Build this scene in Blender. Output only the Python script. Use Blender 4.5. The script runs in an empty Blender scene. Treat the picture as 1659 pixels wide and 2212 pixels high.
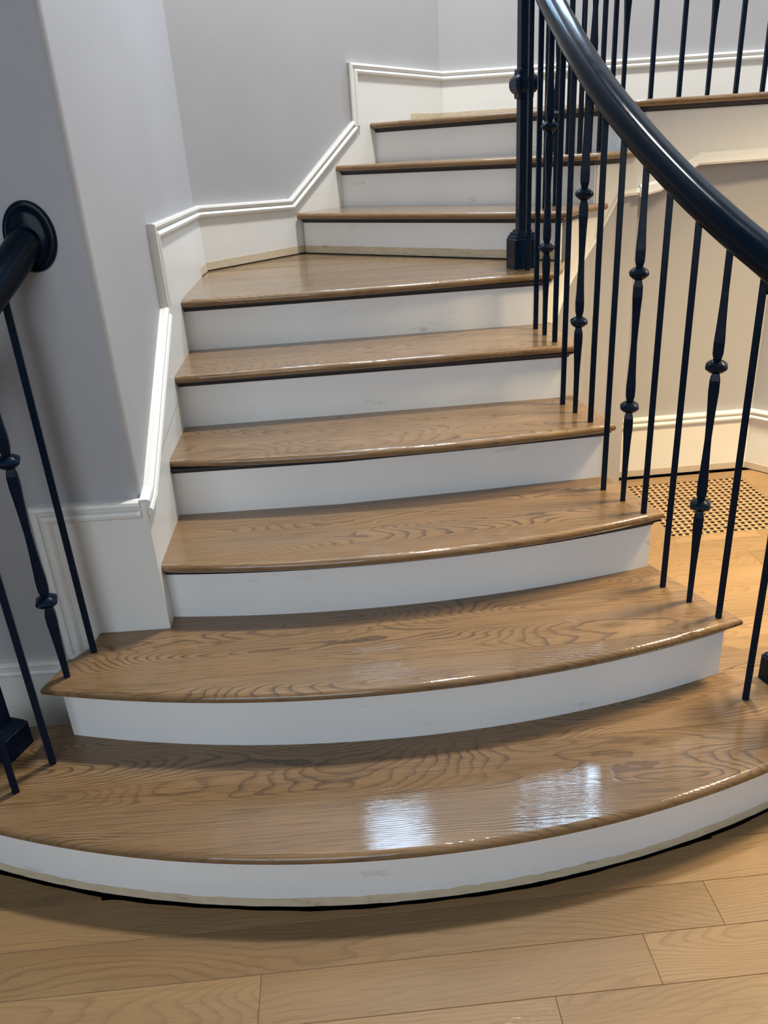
import bpy, bmesh, math, random
from mathutils import Vector, Matrix

# ------------------------------------------------------------------ camera, world, light, exposure
C = bpy.context.scene.collection
S = bpy.context.scene
R_ = math.radians

cam_d = bpy.data.cameras.new('camera'); cam = bpy.data.objects.new('camera', cam_d); C.objects.link(cam)
cam_d.sensor_fit = 'HORIZONTAL'; cam_d.sensor_width = 36.0
cam_d.lens = 36.0 * 1722.0 / 1659.0
cam_d.clip_start = 0.02; cam_d.clip_end = 60
_r = Vector((0.9978445, -0.02746594, -0.05959845)); _u = Vector((0.06562281, 0.41764042, 0.90623955)); _d = Vector((0, 0.90819717, -0.41854259))
cam.matrix_world = Matrix(((_r.x, _u.x, -_d.x, 0), (_r.y, _u.y, -_d.y, 0), (_r.z, _u.z, -_d.z, 1.60926), (0, 0, 0, 1)))
S.camera = cam

W = bpy.data.worlds.new('world'); S.world = W; W.use_nodes = True
W.node_tree.nodes['Background'].inputs[0].default_value = (0.62, 0.74, 1.0, 1)
W.node_tree.nodes['Background'].inputs[1].default_value = 0.32

def area(name, loc, target, sx, sy, power, col, shape='RECTANGLE', spread=180):
    l = bpy.data.lights.new(name, 'AREA'); l.shape = shape; l.size = sx; l.size_y = sy
    l.energy = power; l.color = col; l.spread = R_(spread)
    o = bpy.data.objects.new(name, l); C.objects.link(o); o.location = loc
    o.rotation_euler = (Vector(target) - Vector(loc)).to_track_quat('-Z', 'Y').to_euler()
    return o

area('ceiling_lamp_light', (0.85, 3.20, 6.24), (0.85, 3.20, 0), 0.5, 0.5, 330, (1.0, 0.965, 0.91), 'DISK')
area('window_light_back', (1.32, 4.97, 4.02), (1.32, 3.9, 3.75), 0.72, 0.95, 80, (0.50, 0.73, 1.0))
area('window_light_angled', (-0.02, 4.41, 3.55), (0.76, 3.70, 3.3), 0.55, 1.05, 38, (0.50, 0.73, 1.0))
area('entry_daylight', (-1.2, -2.9, 2.2), (0.0, 2.5, 0.6), 2.6, 2.6, 78, (0.79, 0.895, 1.0))
area('hall_lamp_light', (2.15, 2.30, 2.70), (1.85, 2.42, 0.0), 0.50, 0.50, 66, (1.0, 0.76, 0.43), 'DISK', spread=98)

S.view_settings.view_transform = 'Standard'; S.view_settings.look = 'None'
S.view_settings.exposure = 0.0; S.view_settings.gamma = 1.0; S.view_settings.use_curve_mapping = False

# ------------------------------------------------------------------ materials
def newmat(name):
    m = bpy.data.materials.new(name); m.use_nodes = True
    nt = m.node_tree; return m, nt, nt.nodes['Principled BSDF']
def N(nt, t, **kw):
    n = nt.nodes.new(t)
    for k, v in kw.items(): setattr(n, k, v)
    return n
def inp(n, d):
    for k, v in d.items(): n.inputs[k].default_value = v

def paint(name, col, rough=0.5, dirt=0.0, dirtcol=(0.3, 0.28, 0.25), bump=0.02, scale=60):
    m, nt, b = newmat(name)
    tc = N(nt, 'ShaderNodeTexCoord'); n1 = N(nt, 'ShaderNodeTexNoise'); inp(n1, {'Scale': 1.7, 'Detail': 3.0})
    nt.links.new(tc.outputs['Object'], n1.inputs['Vector'])
    r1 = N(nt, 'ShaderNodeMapRange'); inp(r1, {'From Min': 0.3, 'From Max': 0.7, 'To Min': 0.96, 'To Max': 1.04})
    nt.links.new(n1.outputs['Fac'], r1.inputs['Value'])
    mx = N(nt, 'ShaderNodeMix', data_type='RGBA', blend_type='MULTIPLY'); mx.inputs[0].default_value = 1.0
    mx.inputs[6].default_value = (*col, 1); nt.links.new(r1.outputs[0], mx.inputs[7])
    last = mx.outputs[2]
    if dirt > 0:
        n2 = N(nt, 'ShaderNodeTexNoise'); inp(n2, {'Scale': 5.5, 'Detail': 6.0, 'Roughness': 0.7})
        mp = N(nt, 'ShaderNodeMapping'); mp.inputs['Scale'].default_value = (1, 1, 3.5)
        nt.links.new(tc.outputs['Object'], mp.inputs[0]); nt.links.new(mp.outputs[0], n2.inputs['Vector'])
        r2 = N(nt, 'ShaderNodeMapRange'); inp(r2, {'From Min': 0.62, 'From Max': 0.74, 'To Min': 0.0, 'To Max': dirt})
        nt.links.new(n2.outputs['Fac'], r2.inputs['Value'])
        m2 = N(nt, 'ShaderNodeMix', data_type='RGBA'); nt.links.new(r2.outputs[0], m2.inputs[0])
        nt.links.new(last, m2.inputs[6]); m2.inputs[7].default_value = (*dirtcol, 1); last = m2.outputs[2]
    nt.links.new(last, b.inputs['Base Color'])
    b.inputs['Roughness'].default_value = rough
    n3 = N(nt, 'ShaderNodeTexNoise'); inp(n3, {'Scale': scale, 'Detail': 2.0})
    nt.links.new(tc.outputs['Object'], n3.inputs['Vector'])
    bp = N(nt, 'ShaderNodeBump'); inp(bp, {'Strength': bump, 'Distance': 0.01})
    nt.links.new(n3.outputs['Fac'], bp.inputs['Height']); nt.links.new(bp.outputs[0], b.inputs['Normal'])
    return m

def oak(name, light, mid, dark, rot=0.0, slope=46.0, amp=40.0, rough=0.14, coat=0.9, fine=0.35, ringmix=0.75, vary=0.10):
    m, nt, b = newmat(name); L = nt.links.new
    tc = N(nt, 'ShaderNodeTexCoord'); oi = N(nt, 'ShaderNodeObjectInfo')
    mp = N(nt, 'ShaderNodeMapping'); mp.inputs['Rotation'].default_value = (0, 0, -rot)
    L(tc.outputs['Object'], mp.inputs[0])
    off = N(nt, 'ShaderNodeMath', operation='MULTIPLY'); off.inputs[1].default_value = 43.0; L(oi.outputs['Random'], off.inputs[0])
    cx = N(nt, 'ShaderNodeCombineXYZ'); L(off.outputs[0], cx.inputs[0]); L(off.outputs[0], cx.inputs[2])
    ad = N(nt, 'ShaderNodeVectorMath', operation='ADD'); L(mp.outputs[0], ad.inputs[0]); L(cx.outputs[0], ad.inputs[1])
    # cathedral figure: contour lines of a field stretched along the grain
    s1 = N(nt, 'ShaderNodeVectorMath', operation='MULTIPLY'); s1.inputs[1].default_value = (1.0, 5.0, 1.0); L(ad.outputs[0], s1.inputs[0])
    n1 = N(nt, 'ShaderNodeTexNoise'); inp(n1, {'Scale': 1.0, 'Detail': 1.5, 'Roughness': 0.35}); L(s1.outputs[0], n1.inputs['Vector'])
    s1b = N(nt, 'ShaderNodeVectorMath', operation='MULTIPLY'); s1b.inputs[1].default_value = (14, 30.0, 1.0); L(ad.outputs[0], s1b.inputs[0])
    n1b = N(nt, 'ShaderNodeTexNoise'); inp(n1b, {'Scale': 1.0, 'Detail': 2.0}); L(s1b.outputs[0], n1b.inputs['Vector'])
    sep = N(nt, 'ShaderNodeSeparateXYZ'); L(ad.outputs[0], sep.inputs[0])
    a1 = N(nt, 'ShaderNodeMath', operation='MULTIPLY'); a1.inputs[1].default_value = amp; L(n1.outputs['Fac'], a1.inputs[0])
    a2 = N(nt, 'ShaderNodeMath', operation='MULTIPLY_ADD'); a2.inputs[1].default_value = 1.1; L(n1b.outputs['Fac'], a2.inputs[0]); L(a1.outputs[0], a2.inputs[2])
    a3 = N(nt, 'ShaderNodeMath', operation='MULTIPLY_ADD'); a3.inputs[1].default_value = slope; L(sep.outputs[1], a3.inputs[0]); L(a2.outputs[0], a3.inputs[2])
    a4 = N(nt, 'ShaderNodeMath', operation='MULTIPLY'); a4.inputs[1].default_value = 1.0; L(a3.outputs[0], a4.inputs[0])
    fr = N(nt, 'ShaderNodeMath', operation='FRACT'); L(a4.outputs[0], fr.inputs[0])
    cr = N(nt, 'ShaderNodeValToRGB'); e = cr.color_ramp.elements
    e[0].position = 0.0; e[0].color = (0.95, 0.95, 0.95, 1); e[1].position = 1.0; e[1].color = (1, 1, 1, 1)
    for p, v in ((0.10, 0.80), (0.24, 0.30), (0.50, 0.04), (0.92, 0.12)):
        q = cr.color_ramp.elements.new(p); q.color = (v, v, v, 1)
    L(fr.outputs[0], cr.inputs[0])
    # fade of ring strength so that some areas stay plain
    s4 = N(nt, 'ShaderNodeVectorMath', operation='MULTIPLY'); s4.inputs[1].default_value = (2.0, 9.0, 1.0); L(ad.outputs[0], s4.inputs[0])
    n4 = N(nt, 'ShaderNodeTexNoise'); inp(n4, {'Scale': 1.0, 'Detail': 2.0}); L(s4.outputs[0], n4.inputs['Vector'])
    r4 = N(nt, 'ShaderNodeMapRange'); inp(r4, {'From Min': 0.32, 'From Max': 0.62, 'To Min': 0.30, 'To Max': 1.0}); L(n4.outputs['Fac'], r4.inputs['Value'])
    rm = N(nt, 'ShaderNodeMath', operation='MULTIPLY'); L(cr.outputs[0], rm.inputs[0]); L(r4.outputs[0], rm.inputs[1])
    # fine pores
    s2 = N(nt, 'ShaderNodeVectorMath', operation='MULTIPLY'); s2.inputs[1].default_value = (7, 260.0, 20.0); L(ad.outputs[0], s2.inputs[0])
    n2 = N(nt, 'ShaderNodeTexNoise'); inp(n2, {'Scale': 1.0, 'Detail': 3.0, 'Roughness': 0.6}); L(s2.outputs[0], n2.inputs['Vector'])
    r2 = N(nt, 'ShaderNodeMapRange'); inp(r2, {'From Min': 0.48, 'From Max': 0.68, 'To Min': 0.0, 'To Max': 1.0}); L(n2.outputs['Fac'], r2.inputs['Value'])
    # broad colour drift
    s3 = N(nt, 'ShaderNodeVectorMath', operation='MULTIPLY'); s3.inputs[1].default_value = (1.6, 7.0, 2.0); L(ad.outputs[0], s3.inputs[0])
    n3 = N(nt, 'ShaderNodeTexNoise'); inp(n3, {'Scale': 1.3, 'Detail': 2.0}); L(s3.outputs[0], n3.inputs['Vector'])
    m0 = N(nt, 'ShaderNodeMix', data_type='RGBA'); L(n3.outputs['Fac'], m0.inputs[0])
    m0.inputs[6].default_value = (*light, 1); m0.inputs[7].default_value = (*mid, 1)
    f1 = N(nt, 'ShaderNodeMath', operation='MULTIPLY'); f1.inputs[1].default_value = ringmix; 
    ge = N(nt, 'ShaderNodeNewGeometry'); sz = N(nt, 'ShaderNodeSeparateXYZ'); L(ge.outputs['True Normal'], sz.inputs[0])
    rz = N(nt, 'ShaderNodeMapRange'); inp(rz, {'From Min': 0.5, 'From Max': 0.97, 'To Min': 0.25, 'To Max': 1.0}); L(sz.outputs[2], rz.inputs['Value'])
    rq = N(nt, 'ShaderNodeMath', operation='MULTIPLY'); L(rm.outputs[0], rq.inputs[0]); L(rz.outputs[0], rq.inputs[1]); L(rq.outputs[0], f1.inputs[0])
    m1 = N(nt, 'ShaderNodeMix', data_type='RGBA'); L(f1.outputs[0], m1.inputs[0]); L(m0.outputs[2], m1.inputs[6]); m1.inputs[7].default_value = (*dark, 1)
    f2 = N(nt, 'ShaderNodeMath', operation='MULTIPLY'); f2.inputs[1].default_value = fine; L(r2.outputs[0], f2.inputs[0])
    m2 = N(nt, 'ShaderNodeMix', data_type='RGBA'); L(f2.outputs[0], m2.inputs[0]); L(m1.outputs[2], m2.inputs[6]); m2.inputs[7].default_value = (*dark, 1)
    rv = N(nt, 'ShaderNodeMapRange'); inp(rv, {'To Min': 1 - vary, 'To Max': 1 + vary}); L(oi.outputs['Random'], rv.inputs['Value'])
    m3 = N(nt, 'ShaderNodeMix', data_type='RGBA', blend_type='MULTIPLY'); m3.inputs[0].default_value = 1.0
    L(m2.outputs[2], m3.inputs[6]); L(rv.outputs[0], m3.inputs[7]); L(m3.outputs[2], b.inputs['Base Color'])
    inp(b, {'Roughness': 0.48, 'Specular IOR Level': 0.22, 'Coat Weight': coat, 'Coat Roughness': rough * 0.3})
    bp = N(nt, 'ShaderNodeBump'); inp(bp, {'Strength': 0.10, 'Distance': 0.004})
    hh = N(nt, 'ShaderNodeMath', operation='ADD'); L(n2.outputs['Fac'], hh.inputs[0]); L(f1.outputs[0], hh.inputs[1])
    L(hh.outputs[0], bp.inputs['Height']); L(bp.outputs[0], b.inputs['Normal'])
    bc = N(nt, 'ShaderNodeBump'); inp(bc, {'Strength': 0.17, 'Distance': 0.0012})
    L(hh.outputs[0], bc.inputs['Height']); L(bc.outputs[0], b.inputs['Coat Normal'])
    return m

def simple(name, col, rough=0.4, metal=0.0, coat=0.0, noise=0.0, nscale=90, spec=0.5):
    m, nt, b = newmat(name)
    inp(b, {'Base Color': (*col, 1), 'Roughness': rough, 'Metallic': metal, 'Coat Weight': coat, 'Coat Roughness': 0.08, 'Specular IOR Level': spec})
    tc = N(nt, 'ShaderNodeTexCoord'); n = N(nt, 'ShaderNodeTexNoise'); inp(n, {'Scale': nscale, 'Detail': 3.0})
    nt.links.new(tc.outputs['Object'], n.inputs['Vector'])
    if noise > 0:
        bp = N(nt, 'ShaderNodeBump'); inp(bp, {'Strength': noise, 'Distance': 0.003})
        nt.links.new(n.outputs['Fac'], bp.inputs['Height']); nt.links.new(bp.outputs[0], b.inputs['Normal'])
        nt.links.new(bp.outputs[0], b.inputs['Coat Normal'])
    mr = N(nt, 'ShaderNodeMapRange'); inp(mr, {'To Min': max(rough - 0.07, 0.03), 'To Max': rough + 0.07})
    nt.links.new(n.outputs['Fac'], mr.inputs['Value']); nt.links.new(mr.outputs[0], b.inputs['Roughness'])
    return m

def bare_wood(name):
    m, nt, b = newmat(name); L = nt.links.new
    tc = N(nt, 'ShaderNodeTexCoord'); n = N(nt, 'ShaderNodeTexNoise'); inp(n, {'Scale': 24, 'Detail': 6.0, 'Roughness': 0.65})
    mp = N(nt, 'ShaderNodeMapping'); mp.inputs['Scale'].default_value = (1, 1, 3); L(tc.outputs['Object'], mp.inputs[0]); L(mp.outputs[0], n.inputs['Vector'])
    cr = N(nt, 'ShaderNodeValToRGB'); e = cr.color_ramp.elements
    e[0].position = 0.22; e[0].color = (0.05, 0.03, 0.015, 1); e[1].position = 0.75; e[1].color = (0.66, 0.57, 0.41, 1)
    q = cr.color_ramp.elements.new(0.31); q.color = (0.44, 0.33, 0.19, 1)
    q = cr.color_ramp.elements.new(0.42); q.color = (0.58, 0.48, 0.33, 1)
    L(n.outputs['Fac'], cr.inputs[0]); L(cr.outputs[0], b.inputs['Base Color']); b.inputs['Roughness'].default_value = 0.8
    return m

M = {}
M['wall'] = paint('wall_paint', (0.392, 0.390, 0.398), 0.6, bump=0.05, scale=180)
M['trim'] = paint('trim_paint', (0.76, 0.755, 0.71), 0.32, bump=0.01)
M['riser'] = paint('riser_paint', (0.80, 0.815, 0.80), 0.38, dirt=0.5, bump=0.02)
M['ceiling'] = paint('ceiling_paint', (0.72, 0.71, 0.69), 0.7)
M['bare'] = bare_wood('bare_wood_strip')
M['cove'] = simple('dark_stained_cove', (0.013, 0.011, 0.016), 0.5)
M['iron'] = simple('black_iron', (0.0022, 0.0085, 0.022), 0.28, coat=0.0, noise=0.04, nscale=60, spec=0.14)
M['rail'] = simple('black_rail_paint', (0.002, 0.007, 0.016), 0.16, coat=0.0, noise=0.015, nscale=30, spec=0.10)
M['primed'] = paint('bare_primed_strip', (0.55, 0.46, 0.36), 0.7)
M['dark'] = simple('dark_void', (0.008, 0.007, 0.006), 0.9)
M['glass'] = simple('window_glass', (0.7, 0.8, 0.9), 0.1)
TL, TM, TD = (0.262, 0.159, 0.073), (0.178, 0.104, 0.045), (0.036, 0.021, 0.011)
M['tread'] = oak('oak_tread', TL, TM, TD, 0.02, slope=88, amp=60, ringmix=0.85, fine=0.5)
M['tread7'] = oak('oak_tread_turned', TL, TM, TD, R_(-36), slope=60, amp=26)
FL, FM, FD = (0.278, 0.178, 0.084), (0.200, 0.120, 0.053), (0.072, 0.040, 0.017)
M['floor'] = oak('oak_floor', FL, FM, FD, R_(2.5), slope=40, amp=40, rough=0.45, coat=0.12, fine=0.22, ringmix=0.38, vary=0.15)
M['grille'] = oak('oak_grille', (0.42, 0.28, 0.15), (0.36, 0.23, 0.12), FD, R_(2.5), coat=0.1, fine=0.2, ringmix=0.2, vary=0.08)

# ------------------------------------------------------------------ helpers
def obj(name, bm, mat, parent=None, smooth=False, label=None, kind=None, cat=None, group=None, flat_top=True):
    bmesh.ops.recalc_face_normals(bm, faces=bm.faces)
    me = bpy.data.meshes.new(name); bm.to_mesh(me); bm.free()
    if smooth:
        for p in me.polygons: p.use_smooth = True
        try: me.set_sharp_from_angle(angle=R_(35))
        except Exception: pass
        if flat_top:
            sh = me.attributes.get('sharp_edge') or me.attributes.new('sharp_edge', 'BOOLEAN', 'EDGE')
            top = set()
            for p in me.polygons:
                if abs(p.normal.z) > 0.995:
                    p.use_smooth = False; top.update(p.edge_keys)
            for e in me.edges:
                if e.key in top: sh.data[e.index].value = True
    if mat: me.materials.append(mat)
    o = bpy.data.objects.new(name, me); C.objects.link(o)
    if parent: o.parent = parent
    if label: o['label'] = label
    if kind: o['kind'] = kind
    if cat: o['category'] = cat
    if group: o['group'] = group
    return o
def empty(name, label=None, cat=None, loc=(0, 0, 0), group=None):
    o = bpy.data.objects.new(name, None); C.objects.link(o); o.empty_display_size = 0.1
    if label: o['label'] = label
    if cat: o['category'] = cat
    if group: o['group'] = group
    return o
def v2(p): return Vector((p[0], p[1]))
def arc_y(c, r, x): return c[1] - math.sqrt(max(r * r - (x - c[0]) ** 2, 0))
def arc_pts(c, r, x0, x1, n):
    return [(x0 + (x1 - x0) * i / n, arc_y(c, r, x0 + (x1 - x0) * i / n)) for i in range(n + 1)]
def offset_path(pts, d, closed=False):
    """offset a 2D polyline to its right-hand side by d (d may be a list per edge)"""
    n = len(pts); ne = n if closed else n - 1
    ds = d if isinstance(d, (list, tuple)) else [d] * ne
    out = []
    nrm = []
    for i in range(ne):
        a, b = v2(pts[i]), v2(pts[(i + 1) % n]); t = (b - a).normalized(); nrm.append(Vector((t.y, -t.x)))
    for i in range(n):
        if closed: e0, e1 = (i - 1) % n, i
        else: e0, e1 = max(i - 1, 0), min(i, ne - 1)
        n0, n1, d0, d1 = nrm[e0], nrm[e1], ds[e0], ds[e1]
        det = n0.x * n1.y - n0.y * n1.x
        p = v2(pts[i])
        if abs(det) < 1e-3:
            o = n0 * ((d0 + d1) / 2)
        else:
            o = Vector(((d0 * n1.y - d1 * n0.y) / det, (d1 * n0.x - d0 * n1.x) / det))
            if o.length > 3 * max(abs(d0), abs(d1), 1e-6): o = (n0 * d0 + n1 * d1) / 2
        out.append((p.x + o.x, p.y + o.y))
    return out
def prism(poly, z0, z1, bm=None):
    bm = bm or bmesh.new()
    a = [bm.verts.new((x, y, z0)) for x, y in poly]; b = [bm.verts.new((x, y, z1)) for x, y in poly]
    n = len(poly)
    for i in range(n): bm.faces.new((a[i], a[(i + 1) % n], b[(i + 1) % n], b[i]))
    f = [bm.faces.new(a[::-1]), bm.faces.new(b)]
    bm.normal_update(); bmesh.ops.triangulate(bm, faces=f, ngon_method='EAR_CLIP')
    return bm
def box(bm, c, s, rz=0.0):
    m = Matrix.Translation(c) @ Matrix.Rotation(rz, 4, 'Z') @ Matrix.Diagonal((s[0], s[1], s[2], 1))
    bmesh.ops.create_cube(bm, size=1.0, matrix=m); return bm
def strip(path, z0, z1, th, bm=None, z0s=None, z1s=None):
    """vertical panel along a path, thickness towards the left-hand side of travel"""
    bm = bm or bmesh.new(); back = offset_path(path, -th); n = len(path)
    z0s = z0s or [z0] * n; z1s = z1s or [z1] * n
    rows = []
    for i in range(n):
        rows.append([bm.verts.new((*path[i], z0s[i])), bm.verts.new((*path[i], z1s[i])), bm.verts.new((*back[i], z1s[i])), bm.verts.new((*back[i], z0s[i]))])
    for i in range(n - 1):
        for k in range(4):
            bm.faces.new((rows[i][k], rows[i + 1][k], rows[i + 1][(k + 1) % 4], rows[i][(k + 1) % 4]))
    bm.faces.new(rows[0]); bm.faces.new(rows[-1][::-1]); return bm
def sweep_plan(path, prof, bm=None, zs=None):
    """sweep a closed profile [(out, z)] along a 2D path; out is towards the right-hand side"""
    bm = bm or bmesh.new(); n = len(path); k = len(prof); zs = zs or [0] * n
    lines = [offset_path(path, p[0]) for p in prof]
    rows = [[bm.verts.new((*lines[j][i], prof[j][1] + zs[i])) for j in range(k)] for i in range(n)]
    for i in range(n - 1):
        for j in range(k):
            bm.faces.new((rows[i][j], rows[i + 1][j], rows[i + 1][(j + 1) % k], rows[i][(j + 1) % k]))
    bm.faces.new(rows[0]); bm.faces.new(rows[-1][::-1]); return bm
def sweep3(pts, prof, up=Vector((0, 0, 1)), bm=None, normals=None):
    """sweep profile [(side, up)] along 3D pts with mitred joints. normals: wall normal per segment"""
    bm = bm or bmesh.new(); P = [Vector(p) for p in pts]; n = len(P); k = len(prof)
    dirs = [(P[i + 1] - P[i]).normalized() for i in range(n - 1)]
    fr = []
    for i, d in enumerate(dirs):
        if normals: nn = Vector(normals[i]).normalized(); b = nn.cross(d).normalized(); s = nn
        else: s = d.cross(up).normalized(); b = s.cross(d).normalized()
        fr.append((s, b))
    rows = []
    for i in range(n):
        j = min(i, n - 2); d = dirs[j]; s, b = fr[j]
        if 0 < i < n - 1: mn = (dirs[i - 1] + dirs[i]).normalized()
        else: mn = d
        row = []
        for (a, c) in prof:
            q = P[i] + s * a + b * c
            den = d.dot(mn)
            if abs(den) > 1e-4: q = q + d * ((P[i] - q).dot(mn) / den)
            row.append(bm.verts.new(q))
        rows.append(row)
    for i in range(n - 1):
        for j in range(k):
            bm.faces.new((rows[i][j], rows[i + 1][j], rows[i + 1][(j + 1) % k], rows[i][(j + 1) % k]))
    bm.faces.new(rows[0]); bm.faces.new(rows[-1][::-1]); return bm
def smooth_path(pts, sub=5):
    P = [Vector(p) for p in pts]; out = []
    for i in range(len(P) - 1):
        p0 = P[max(i - 1, 0)]; p1 = P[i]; p2 = P[i + 1]; p3 = P[min(i + 2, len(P) - 1)]
        for k in range(sub):
            t = k / sub
            out.append(0.5 * ((2 * p1) + (p2 - p0) * t + (2 * p0 - 5 * p1 + 4 * p2 - p3) * t * t + (3 * p1 - p0 - 3 * p2 + p3) * t ** 3))
    out.append(P[-1]); return out
def loft_sq(secs, cx, cy, rot, bm=None, round_=0.18):
    """square-section post: secs = [(z, half_side)]"""
    bm = bm or bmesh.new(); rows = []
    for z, h in secs:
        row = []
        for sx, sy in ((1, 1), (-1, 1), (-1, -1), (1, -1)):
            c = h * (1 - round_)
            a = (sx * h, sy * c) if sx == sy else (sx * c, sy * h)
            b = (sx * c, sy * h) if sx == sy else (sx * h, sy * c)
            for q in (a, b):
                row.append(bm.verts.new((cx + q[0] * math.cos(rot) - q[1] * math.sin(rot), cy + q[0] * math.sin(rot) + q[1] * math.cos(rot), z)))
        rows.append(row)
    for i in range(len(rows) - 1):
        for k in range(8): bm.faces.new((rows[i][k], rows[i][(k + 1) % 8], rows[i + 1][(k + 1) % 8], rows[i + 1][k]))
    bm.faces.new(rows[0][::-1]); bm.faces.new(rows[-1]); return bm

# ------------------------------------------------------------------ plan of the stair
RISE = 0.19
Z = [k * RISE for k in range(10)]; Z[8] = 1.524
TH = 0.027
# right-hand string line (front to back), face side
STR = [(0.917, 1.837), (0.800, 2.123), (0.720, 2.420), (0.668, 2.710), (0.660, 3.040), (0.700, 3.140), (0.750, 3.280), (0.810, 3.390), (0.880, 3.470), (0.970, 3.550), (1.080, 3.600), (1.180, 3.615)]
FASC = [(1.180, 3.615), (1.850, 3.690), (2.60, 2.78)]
WA, WB = (-0.652, 2.0), (-0.735, 3.70)          # stair side wall
WC = (0.468, 5.023)                              # far corner
def wl(y): return WA[0] + (WB[0] - WA[0]) * (y - WA[1]) / (WB[1] - WA[1])
def w2(x): return WB[1] + 1.1 * (x - WB[0])
def str_at(y):
    for a, b in zip(STR, STR[1:]):
        if a[1] <= y <= b[1]: return a[0] + (b[0] - a[0]) * (y - a[1]) / (b[1] - a[1])
NEWL = (-1.052, 1.712); NEWR = (1.076, 1.785)
def start_outline(c, r, lx, lr, rx, rr):
    """front arc that runs tangentially into a rounded end on either side"""
    ly = c[1] - math.sqrt((r - lr) ** 2 - (lx - c[0]) ** 2); ry = c[1] - math.sqrt((r - rr) ** 2 - (rx - c[0]) ** 2)
    al = math.atan2(ly - c[1], lx - c[0]) % (2 * math.pi); ar = math.atan2(ry - c[1], rx - c[0]) % (2 * math.pi)
    pts = []
    for k in range(15):
        a = R_(75) + (al - R_(75)) * k / 14; pts.append((lx + lr * math.cos(a), ly + lr * math.sin(a)))
    for k in range(1, 36):
        a = al + (ar - al) * k / 36; pts.append((c[0] + r * math.cos(a), c[1] + r * math.sin(a)))
    e = 2 * math.pi + R_(105)
    for k in range(15):
        a = ar + (e - ar) * k / 14; pts.append((rx + rr * math.cos(a), ry + rr * math.sin(a)))
    return pts
R1 = start_outline((-0.091, 3.966), 2.654, -1.055, 0.140, 1.070, 0.165)
T1 = start_outline((-0.089, 3.940), 2.660, -1.055, 0.170, 1.070, 0.195)
R2 = arc_pts((-0.116, 4.620), 2.967, -0.889, 0.917, 26)
T2 = arc_pts((-0.147, 4.669), 3.054, -0.926, 0.958, 28)
R3 = arc_pts((-0.20, 5.60), 3.60, -0.640, 0.800, 20)
T3 = arc_pts((-0.159, 4.936), 2.981, -0.642, 0.832, 22)
R4 = [(-0.668, 2.335), (-0.13, 2.338), (0.26, 2.372), (0.720, 2.420)]
T4 = arc_pts((-0.16, 6.60), 4.305, -0.662, 0.754, 16)
R5 = [(-0.684, 2.650), (0.668, 2.712)]
T5 = [(-0.680, 2.608), (0.706, 2.688)]
R6 = [(-0.700, 2.985), (0.660, 3.052)]
T6 = [(-0.697, 2.945), (-0.08, 2.962), (0.38, 3.010), (0.697, 3.036)]
R7 = [(-0.300, 4.140), (0.772, 3.322)]
R8 = [(-0.112, 4.385), (0.677, 3.790), (0.960, 3.545)]
R9 = [(0.075, 4.590), (0.740, 4.150), (1.030, 3.930), (1.110, 3.780), (1.140, 3.640)]
def shift(path, d): return offset_path(path, d)
T7 = shift(R7, 0.045); T8 = shift(R8, 0.045)
T9 = shift(R9[:3], 0.045)

# ------------------------------------------------------------------ setting: walls
H = 6.4
def wall(name, path, z0, z1, th=0.12, mat='wall'):
    o = obj(name, strip(path, z0, z1, th), M[mat], kind='structure'); return o
def wall_window(name, a, b, z0, z1, t0, t1, wz0, wz1, th=0.12):
    """straight wall a->b with one opening between fractions t0..t1, wz0..wz1"""
    A, B = v2(a), v2(b)
    P = lambda t: tuple(A.lerp(B, t))
    bm = bmesh.new()
    strip([P(0), P(t0)], z0, z1, th, bm); strip([P(t1), P(1)], z0, z1, th, bm)
    strip([P(t0), P(t1)], z0, wz0, th, bm); strip([P(t0), P(t1)], wz1, z1, th, bm)
    return obj(name, bm, M['wall'], kind='structure')
def window(name, a, b, z0, z1):
    A, B = v2(a), v2(b); d = (B - A).normalized(); nb = Vector((-d.y, d.x)) * 0.085
    a2, b2 = tuple(A + nb), tuple(B + nb)
    bm = bmesh.new(); w = 0.045; t = 0.03
    q = lambda s: tuple(Vector(a2) + d * s)
    Lg = (B - A).length
    strip([q(0), q(w)], z0, z1, t, bm); strip([q(Lg - w), q(Lg)], z0, z1, t, bm)
    strip([q(w), q(Lg - w)], z0, z0 + w, t, bm); strip([q(w), q(Lg - w)], z1 - w, z1, t, bm)
    strip([q(w), q(Lg - w)], (z0 + z1) / 2 - 0.012, (z0 + z1) / 2 + 0.012, t, bm)
    strip([q(Lg / 2 - 0.01), q(Lg / 2 + 0.01)], z0 + w, z1 - w, t, bm)
    o = obj(name, bm, M['trim'], kind='structure')
    return o
# front-left return wall (faces the camera), rounded corner, side wall
rc = 0.02
corner = [(-0.652 - rc + rc * math.sin(R_(a)), 1.98 + rc - rc * math.cos(R_(a))) for a in (0, 15, 30, 45, 60, 75, 90)]
wall('wall_left_return', [(-3.4, 1.98)] + corner, 0, H)
wall('wall_left', [corner[-1], (WB[0], WB[1])], 0, H)
_A, _B = v2(WB), v2(WC)
wall_window('wall_back_angled', WB, WC, 0, H, 0.30, 0.66, 2.95, 4.05)
wall_window('wall_back', WC, (2.275, 5.029), 0, H, 0.27, 0.68, 3.50, 4.55)
window('window_1', tuple(_A.lerp(_B, 0.30)), tuple(_A.lerp(_B, 0.66)), 2.95, 4.05)
_C, _D = v2(WC), v2((2.275, 5.029))
window('window_2', tuple(_C.lerp(_D, 0.27)), tuple(_C.lerp(_D, 0.68)), 3.50, 4.55)
wall('wall_right_angled', [(2.275, 5.029), (3.10, 4.10), (3.6, 3.2), (3.6, -3.2)], 0, H)
wall('wall_under_landing', [(1.06, 3.720), (1.855, 3.756), (2.62, 2.82), (3.6, 2.3)], 0, 1.50, 0.10)
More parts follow.
